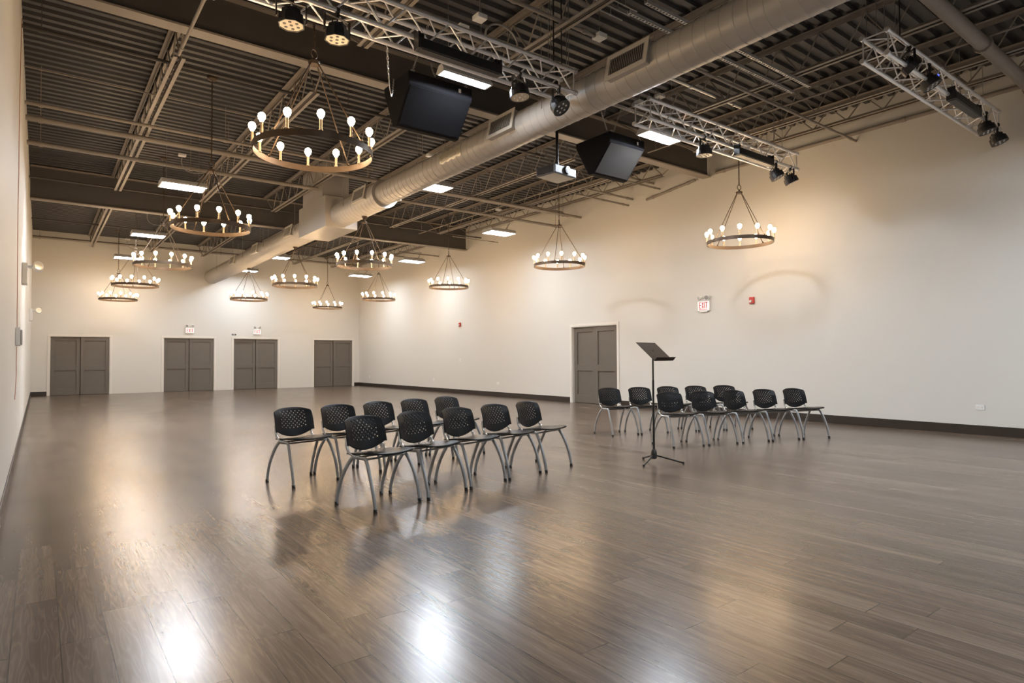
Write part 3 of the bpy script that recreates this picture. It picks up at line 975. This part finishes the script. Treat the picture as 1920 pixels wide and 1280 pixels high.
# loops of flexible conduit and junction boxes beside the near truss
def whip(pts, label):
    c = Vector(pts[0])
    o = MB().tube([Vector(p)-c for p in pts], 0.014, 7).build('flexible_conduit', 'whip', smooth=True)
    o.location = c
    tag(o, label, 'conduit', 'flexible conduit loops')
def arc(c, rx, rz, a0, a1, n=18):
    return [(c[0]+rx*math.cos(math.radians(a0+(a1-a0)*k/n)), c[1], c[2]+rz*math.sin(math.radians(a0+(a1-a0)*k/n))) for k in range(n+1)]
whip([(4.48, 6.4, 5.15), (4.48, 6.4, 5.38)]+arc((4.74, 6.4, 5.40), 0.26, 0.20, 180, -25), 'grey conduit loop rising above the left truss')
whip(arc((8.02, 6.5, 5.25), 0.16, 0.22, 200, -60), 'grey conduit loop above the bright light at the right truss')
for x, y, z, l in ((4.36, 6.35, 5.55, 'small white junction box above the left truss'), (5.72, 5.6, 5.42, 'small white junction box between the left truss and the duct'),
                   (7.75, 6.7, 5.42, 'small white junction box above the right truss')):
    o = MB().box(-0.07, 0.07, -0.07, 0.07, -0.03, 0.03).build('junction_box', 'white', bevel=0.005)
    o.location = (x, y, z)
    MB().cyl((0, 0, 0.02), (0, 0, HC+0.005-z), 0.006, 6).build('drop_rod', 'cable', o)
    tag(o, l, 'box', 'junction boxes by the trusses')

# ------------------------------------------------------------------ chairs (local: faces +y)
def chair_proto():
    r = thing('stacking_chair', 'chair', 'chair')
    # backrest with real holes
    nu, nv = 40, 28
    def bp(i, j):
        u = -1+2*i/nu
        v = j/nv
        au = abs(u)
        zt = 0.757-0.030*au**2.6
        cu = math.cos(PI*min(au, 0.88)/2/0.88)
        zb = 0.517-0.062*cu**0.8
        z = zb+(zt-zb)*v
        hw = 0.226-0.006*max(0, (z-0.60)/0.15)
        c = max(0, (z-0.695)/0.032)
        x = u*(hw-0.010*min(c, 1.2)**3*au**4)
        y = -0.165-(z-0.45)*0.24-0.03*max(0, (z-0.64)/0.12)**2+0.042*u*u
        return (x, y, z)
    vs = [bp(i, j) for j in range(nv+1) for i in range(nu+1)]
    fs = []
    for j in range(nv):
        for i in range(nu):
            if 7 <= i <= 32 and 8 <= j <= 24 and (j-8) % 2 == 0:
                sh = 0 if ((j-8)//2) % 2 == 0 else 2
                if (i-7-sh) % 4 == 0:
                    continue
            fs.append((j*(nu+1)+i, j*(nu+1)+i+1, (j+1)*(nu+1)+i+1, (j+1)*(nu+1)+i))
    o = MB().add(vs, fs).build('backrest', 'chair', r, smooth=True)
    md = o.modifiers.new('thick', 'SOLIDIFY'); md.thickness = 0.006; md.offset = 0
    # seat
    nu, nv = 16, 16
    def sp(i, j):
        u = -1+2*i/nu
        v = j/nv
        hw = 0.225-0.02*(1-v)**2-0.03*max(0, (v-0.85)/0.15)**2
        y = -0.195+0.445*v - 0.02*u*u*(1 if v > 0.5 else -0.6)
        z = 0.434+0.034*v+0.010*abs(u)**2-0.010*math.sin(PI*v)*(1-u*u)-0.008*max(0, (v-0.8)/0.2)**2
        return (u*hw, y, z)
    vs = [sp(i, j) for j in range(nv+1) for i in range(nu+1)]
    fs = [(j*(nu+1)+i, j*(nu+1)+i+1, (j+1)*(nu+1)+i+1, (j+1)*(nu+1)+i) for j in range(nv) for i in range(nu)]
    o = MB().add(vs, fs).build('seat', 'chair', r, smooth=True)
    md = o.modifiers.new('thick', 'SOLIDIFY'); md.thickness = 0.014; md.offset = 0
    FX = 0.258
    def bez(P, n=14):
        P = [Vector(p) for p in P]
        out = []
        for k in range(n+1):
            t = k/n; q = P[:]
            while len(q) > 1:
                q = [a.lerp(b, t) for a, b in zip(q[:-1], q[1:])]
            out.append(q[0])
        return out
    for s in (-1, 1):
        x = s*FX
        xi = s*(FX-0.028)
        front = bez([(x, 0.252, 0.012), (x, 0.232, 0.20), (x, 0.150, 0.34), (xi, 0.118, 0.405), (xi, 0.105, 0.422), (xi, 0.080, 0.426)])
        rear = bez([(x, -0.252, 0.012), (x, -0.238, 0.20), (x, -0.135, 0.34), (xi, -0.095, 0.405), (xi, -0.080, 0.422), (xi, -0.055, 0.426)])
        for pth in (front, rear):
            l = MB().tube(pth, 0.018, 10, side=(1, 0, 0), rb=0.0125).build('leg', 'chairleg', r, smooth=True)
            p = pth[0]
            MB().cyl((p.x, p.y, 0), (p.x, p.y, 0.028), 0.017, 10).build('foot_cap', 'rubber', l)
        MB().tube([(xi, -0.057, 0.426), (xi, 0.083, 0.426)], 0.016, 10, side=(1, 0, 0), rb=0.010).build('side_rail', 'chairleg', r, smooth=True)
        bs = bez([(s*0.200, 0.06, 0.422), (s*0.202, -0.10, 0.435), (s*0.204, -0.185, 0.425), (s*0.206, -0.175, 0.49), (s*0.206, -0.180, 0.54), (s*0.206, -0.190, 0.585)], 18)
        MB().tube(bs, 0.012, 10, side=(1, 0, 0), rb=0.013).build('back_support', 'chrome', r, smooth=True)
    for y in (-0.05, 0.10):
        MB().tube([(-0.235, y, 0.420), (0.235, y, 0.420)], 0.009, 8).build('cross_bar', 'chairleg', r, smooth=True)
    return r
cp = chair_proto()
left_front = [(2.41, 5.124), (2.983, 5.243), (3.56, 5.385), (4.125, 5.50), (4.696, 5.609)]
left_back = [(2.217, 6.539), (2.765, 6.670), (3.325, 6.80), (3.885, 6.93), (4.445, 7.05)]
right_front = [(7.384, 5.731), (7.963, 5.567), (8.549, 5.416), (9.125, 5.255), (9.690, 5.07)]
right_back = [(7.667, 7.204), (8.235, 7.050), (8.795, 6.890), (9.325, 6.70), (9.849, 6.48)]
ordn = ['first', 'second', 'third', 'fourth', 'fifth']
def yaw_of(deg):   # facing direction in degrees -> rotation of a chair that faces +y
    return math.radians(deg-90)
k = 0
for blk, row, pts, fac in (('left', 'front', left_front, (-73.5, -74, -77, -78, -75)), ('left', 'back', left_back, (-77, -77, -76, -77, -75)),
                           ('right', 'front', right_front, (-105, -104.5, -102, -106, -107)), ('right', 'back', right_back, (-100, -105, -106, -108, -112))):
    for i, ((x, y), a) in enumerate(zip(pts, fac)):
        o = cp if k == 0 else copy_tree(cp)
        k += 1
        if blk == 'left':
            lab = 'black perforated plastic chair, %s from the left in the %s row of the left block' % (ordn[i], row)
        else:
            lab = 'black perforated plastic chair, %s from the left in the %s row by the music stand' % (ordn[i], row)
        place(o, (x, y, 0), yaw_of(a), lab, 'black chairs of the %s block' % blk)

# ------------------------------------------------------------------ music stand
ms = thing('music_stand', 'black music stand with tilted desk in front of the right chairs', 'music stand', (5.92, 4.95, 0), -0.08)
MB().cyl((0, 0, 0.06), (0, 0, 1.0), 0.013, 12).build('lower_pole', 'blackm', ms, smooth=True)
MB().cyl((0, 0, 0.95), (0, 0, 1.36), 0.010, 12).build('upper_pole', 'blackm', ms, smooth=True)
MB().lathe([(0.02, 0.05), (0.034, 0.06), (0.036, 0.12), (0.026, 0.16), (0.016, 0.17)], 16, 'z').build('base_collar', 'black', ms, smooth=True)
for dx, dy in ((0.09, 0.27), (-0.30, -0.13), (0.22, -0.26)):
    l = MB().tube([(0, 0, 0.10), (dx*0.3, dy*0.3, 0.075), (dx, dy, 0.018)], 0.010, 8).build('leg', 'blackm', ms, smooth=True)
    MB().sphere((dx, dy, 0.016), 0.016, 10, 6).build('rubber_foot', 'rubber', l)
th = math.radians(42)
u = Vector((0, math.cos(th), math.sin(th)))      # up along the desk, leaning away from the reader
nv_ = Vector((0, -math.sin(th), math.cos(th)))
c = Vector((0.03, 0.0, 1.345))
RZ = Matrix.Rotation(0.28, 3, 'Z')
wx, u, nv_ = RZ @ Vector((1, 0, 0)), RZ @ u, RZ @ nv_
MB().obox(c, wx, u, nv_, 0.235, 0.165, 0.0025).build('desk', 'standm', ms, bevel=0.002)
MB().obox(c-u*0.165+nv_*0.028, wx, nv_, u, 0.235, 0.028, 0.0025).build('ledge', 'standm', ms)
MB().obox(c-nv_*0.02, wx, u, nv_, 0.02, 0.05, 0.018).build('tilt_bracket', 'black', ms)

# ------------------------------------------------------------------ wall devices
def letters(mb, h, wd, st, gap):
    # E X I T in the x-z plane, centred, front at y=0..-0.003
    y0, y1 = -0.004, 0.0
    widths = [wd, wd, st, wd]
    tot = sum(widths)+gap*3
    x = -tot/2
    def diag(xa, za, xb, zb):
        a = Vector((xa, -0.002, za)); b = Vector((xb, -0.002, zb)); d = (b-a).normalized()
        mb.obox((a+b)/2, d, (0, 1, 0), d.cross(Vector((0, 1, 0))), (b-a).length/2, 0.002, st/2)
    mb.box(x, x+st, y0, y1, -h/2, h/2)
    for zz in (-h/2, -st/2, h/2-st):
        mb.box(x+st, x+wd, y0, y1, zz, zz+st)
    x += wd+gap
    diag(x+st/2, -h/2, x+wd-st/2, h/2); diag(x+st/2, h/2, x+wd-st/2, -h/2)
    x += wd+gap
    mb.box(x, x+st, y0, y1, -h/2, h/2)
    x += st+gap
    mb.box(x, x+wd, y0, y1, h/2-st, h/2)
    mb.box(x+wd/2-st/2, x+wd/2+st/2, y0, y1, -h/2, h/2-st)
def exit_sign(loc, rz, label, arrow=False):
    o = thing('exit_sign', label, 'exit sign', loc, rz, 'exit signs with lamp heads')
    MB().box(-0.155, 0.155, -0.05, -0.002, -0.11, 0.11).build('sign_body', 'white', o, bevel=0.006)
    f = MB().box(-0.145, 0.145, -0.054, -0.049, -0.10, 0.10).build('sign_face', 'signwhite', o)
    mb = MB(); letters(mb, 0.140, 0.058, 0.017, 0.012)
    t = mb.build('lettering', 'redtext', f)
    t.location = (0, -0.0545, 0.02 if arrow else 0.0)
    if arrow:
        m2 = MB().box(-0.10, 0.10, -0.0585, -0.0545, -0.086, -0.074)
        m2.prism([(-0.12, -0.08), (-0.09, -0.064), (-0.09, -0.096)], 'y', -0.0585, -0.0545)
        m2.build('arrow', 'redtext', f)
        MB().box(-0.11, 0.09, -0.045, -0.01, -0.135, -0.11).build('battery_test_panel', 'white', o)
    MB().box(-0.13, 0.13, -0.055, -0.004, 0.11, 0.15).build('lamp_base', 'white', o, bevel=0.01)
    for s in (-1, 1):
        h = MB().lathe([(0.03, 0.05), (0.052, 0.02), (0.058, -0.03), (0.05, -0.032)], 16, 'y', (0, 0, 0)).build('lamp_head', 'white', o, smooth=True)
        h.location = (s*0.09, -0.06, 0.19)
        h.rotation_euler = (math.radians(12), 0, s*0.5)
        MB().lathe([(0.048, -0.028), (0.048, -0.034)], 16, 'y').build('lamp_lens', 'lens', h)
    return o
exit_sign((4.83, YF, 2.44), 0, 'white EXIT sign with red letters, left one on the end wall')
exit_sign((7.43, YF, 2.44), 0, 'white EXIT sign with red letters, right one on the end wall')
exit_sign((XR, 8.57, 2.43), -PI/2, 'white EXIT sign with red arrow on the long right wall', True)

o = thing('name_plate', 'small dark plate between the two middle doors of the end wall', 'sign', (6.51, YF, 2.31))
MB().box(-0.085, 0.085, -0.012, -0.001, -0.03, 0.03).build('plate', 'plate', o)
MB().box(-0.05, 0.04, -0.014, -0.011, -0.012, 0.014).build('printed_strip', 'platetext', o)

def alarm(loc, rz, label):
    o = thing('fire_alarm', label, 'fire alarm', loc, rz, 'red fire alarm strobes')
    MB().box(-0.055, 0.055, -0.045, -0.001, -0.07, 0.07).build('alarm_body', 'red', o, bevel=0.008)
    MB().lathe([(0.03, -0.046), (0.026, -0.06), (0.01, -0.066)], 14, 'y', (-0.015, 0, -0.02)).build('strobe_lens', 'white', o, smooth=True)
alarm((XR, 7.38, 2.47), -PI/2, 'red fire alarm strobe right of the exit sign on the right wall')
alarm((XR, 18.9, 2.48), -PI/2, 'small red fire alarm far along the right wall beyond the double door')
def outlet(loc, rz, label, horiz=True, sw=False):
    o = thing('light_switch' if sw else 'wall_outlet', label, 'switch' if sw else 'outlet', loc, rz, None if sw else 'white wall outlets')
    a, b = (0.062, 0.04) if horiz else (0.04, 0.062)
    MB().box(-a, a, -0.008, -0.001, -b, b).build('cover_plate', 'white', o, bevel=0.003)
    for s in (-1, 1):
        p = (s*0.026, 0) if horiz else (0, s*0.026)
        MB().box(p[0]-0.015, p[0]+0.015, -0.011, -0.007, p[1]-0.014, p[1]+0.014).build('socket_face' if not sw else 'toggle', 'trim', o)
outlet((XR, 3.4, 0.44), -PI/2, 'white outlet low on the right wall near the viewer')
outlet((XR, 16.6, 0.44), -PI/2, 'white outlet low on the right wall just beyond the double door')
outlet((XR, 20.8, 0.44), -PI/2, 'white outlet low in the middle of the far right wall', False)
outlet((XR, 26.6, 0.44), -PI/2, 'white outlet low on the right wall by the far corner', False)
outlet((XR, 18.9, 1.21), -PI/2, 'white switch plate below the small far fire alarm', False, True)

def emergency(loc, rz, label):
    o = thing('emergency_light', label, 'emergency light', loc, rz, 'emergency lights on the left wall')
    MB().box(-0.14, 0.14, -0.075, -0.001, -0.17, 0.17).build('battery_box', 'white', o, bevel=0.008)
    MB().box(-0.141, 0.141, -0.0765, -0.07, 0.055, 0.06).build('cover_seam', 'galv', o)
    for s in (-1, 1):
        h = MB().lathe([(0.03, -0.04), (0.062, 0.0), (0.075, 0.045), (0.062, 0.047)], 20, 'y').build('lamp_head', 'white', o, smooth=True)
        MB().lathe([(0.061, 0.044), (0.061, 0.05)], 20, 'y').build('lamp_lens', 'lens', h)
        MB().cyl((0, 0, -0.02), (0, 0.0, -0.05), 0.015, 8).build('lamp_stem', 'white', h)
        h.location = (s*0.10, -0.19, 0.12)
        h.rotation_euler = (math.radians(10), 0, math.radians(118) if s < 0 else math.radians(240))
        MB().cyl((s*0.10, -0.06, 0.12), (s*0.10, -0.16, 0.12), 0.014, 8).build('lamp_arm', 'white', o)
emergency((XL, 12.6, 2.66), PI/2, 'white emergency light box with lamp heads on the left wall, nearer one')
emergency((XL, 22.0, 2.55), PI/2, 'white emergency light box on the left wall, far one')
o = thing('control_box', 'small white control box with grey cover on the left wall below the red wire', 'box', (XL, 9.8, 1.56), PI/2)
MB().box(-0.20, 0.20, -0.05, -0.001, -0.10, 0.12).build('box_body', 'white', o, bevel=0.006)
MB().box(-0.20, -0.02, -0.07, -0.05, -0.09, 0.09).build('grey_cover', 'galv', o, bevel=0.006)
def wire():
    P = [(9.9, 5.6), (9.7, 5.2), (9.55, 4.6), (9.5, 4.0), (9.55, 3.6), (9.45, 3.2), (9.55, 2.7), (9.7, 2.2), (9.75, 1.9), (9.85, 1.69)]
    Q = [(9.85, 1.45), (9.75, 1.36), (9.7, 1.25), (9.8, 1.15), (9.75, 1.05), (9.5, 0.92), (9.35, 0.82)]
    mb = MB()
    mb.tube([(0, a-9.85, b-1.5) for a, b in P], 0.0035, 6)
    mb.tube([(0, a-9.85, b-1.5) for a, b in Q], 0.0035, 6)
    o = mb.build('loose_wire', 'wire', smooth=True)
    o.location = (XL+0.012, 9.85, 1.5)
    tag(o, 'thin reddish wire dangling down the left wall', 'wire')
wire()
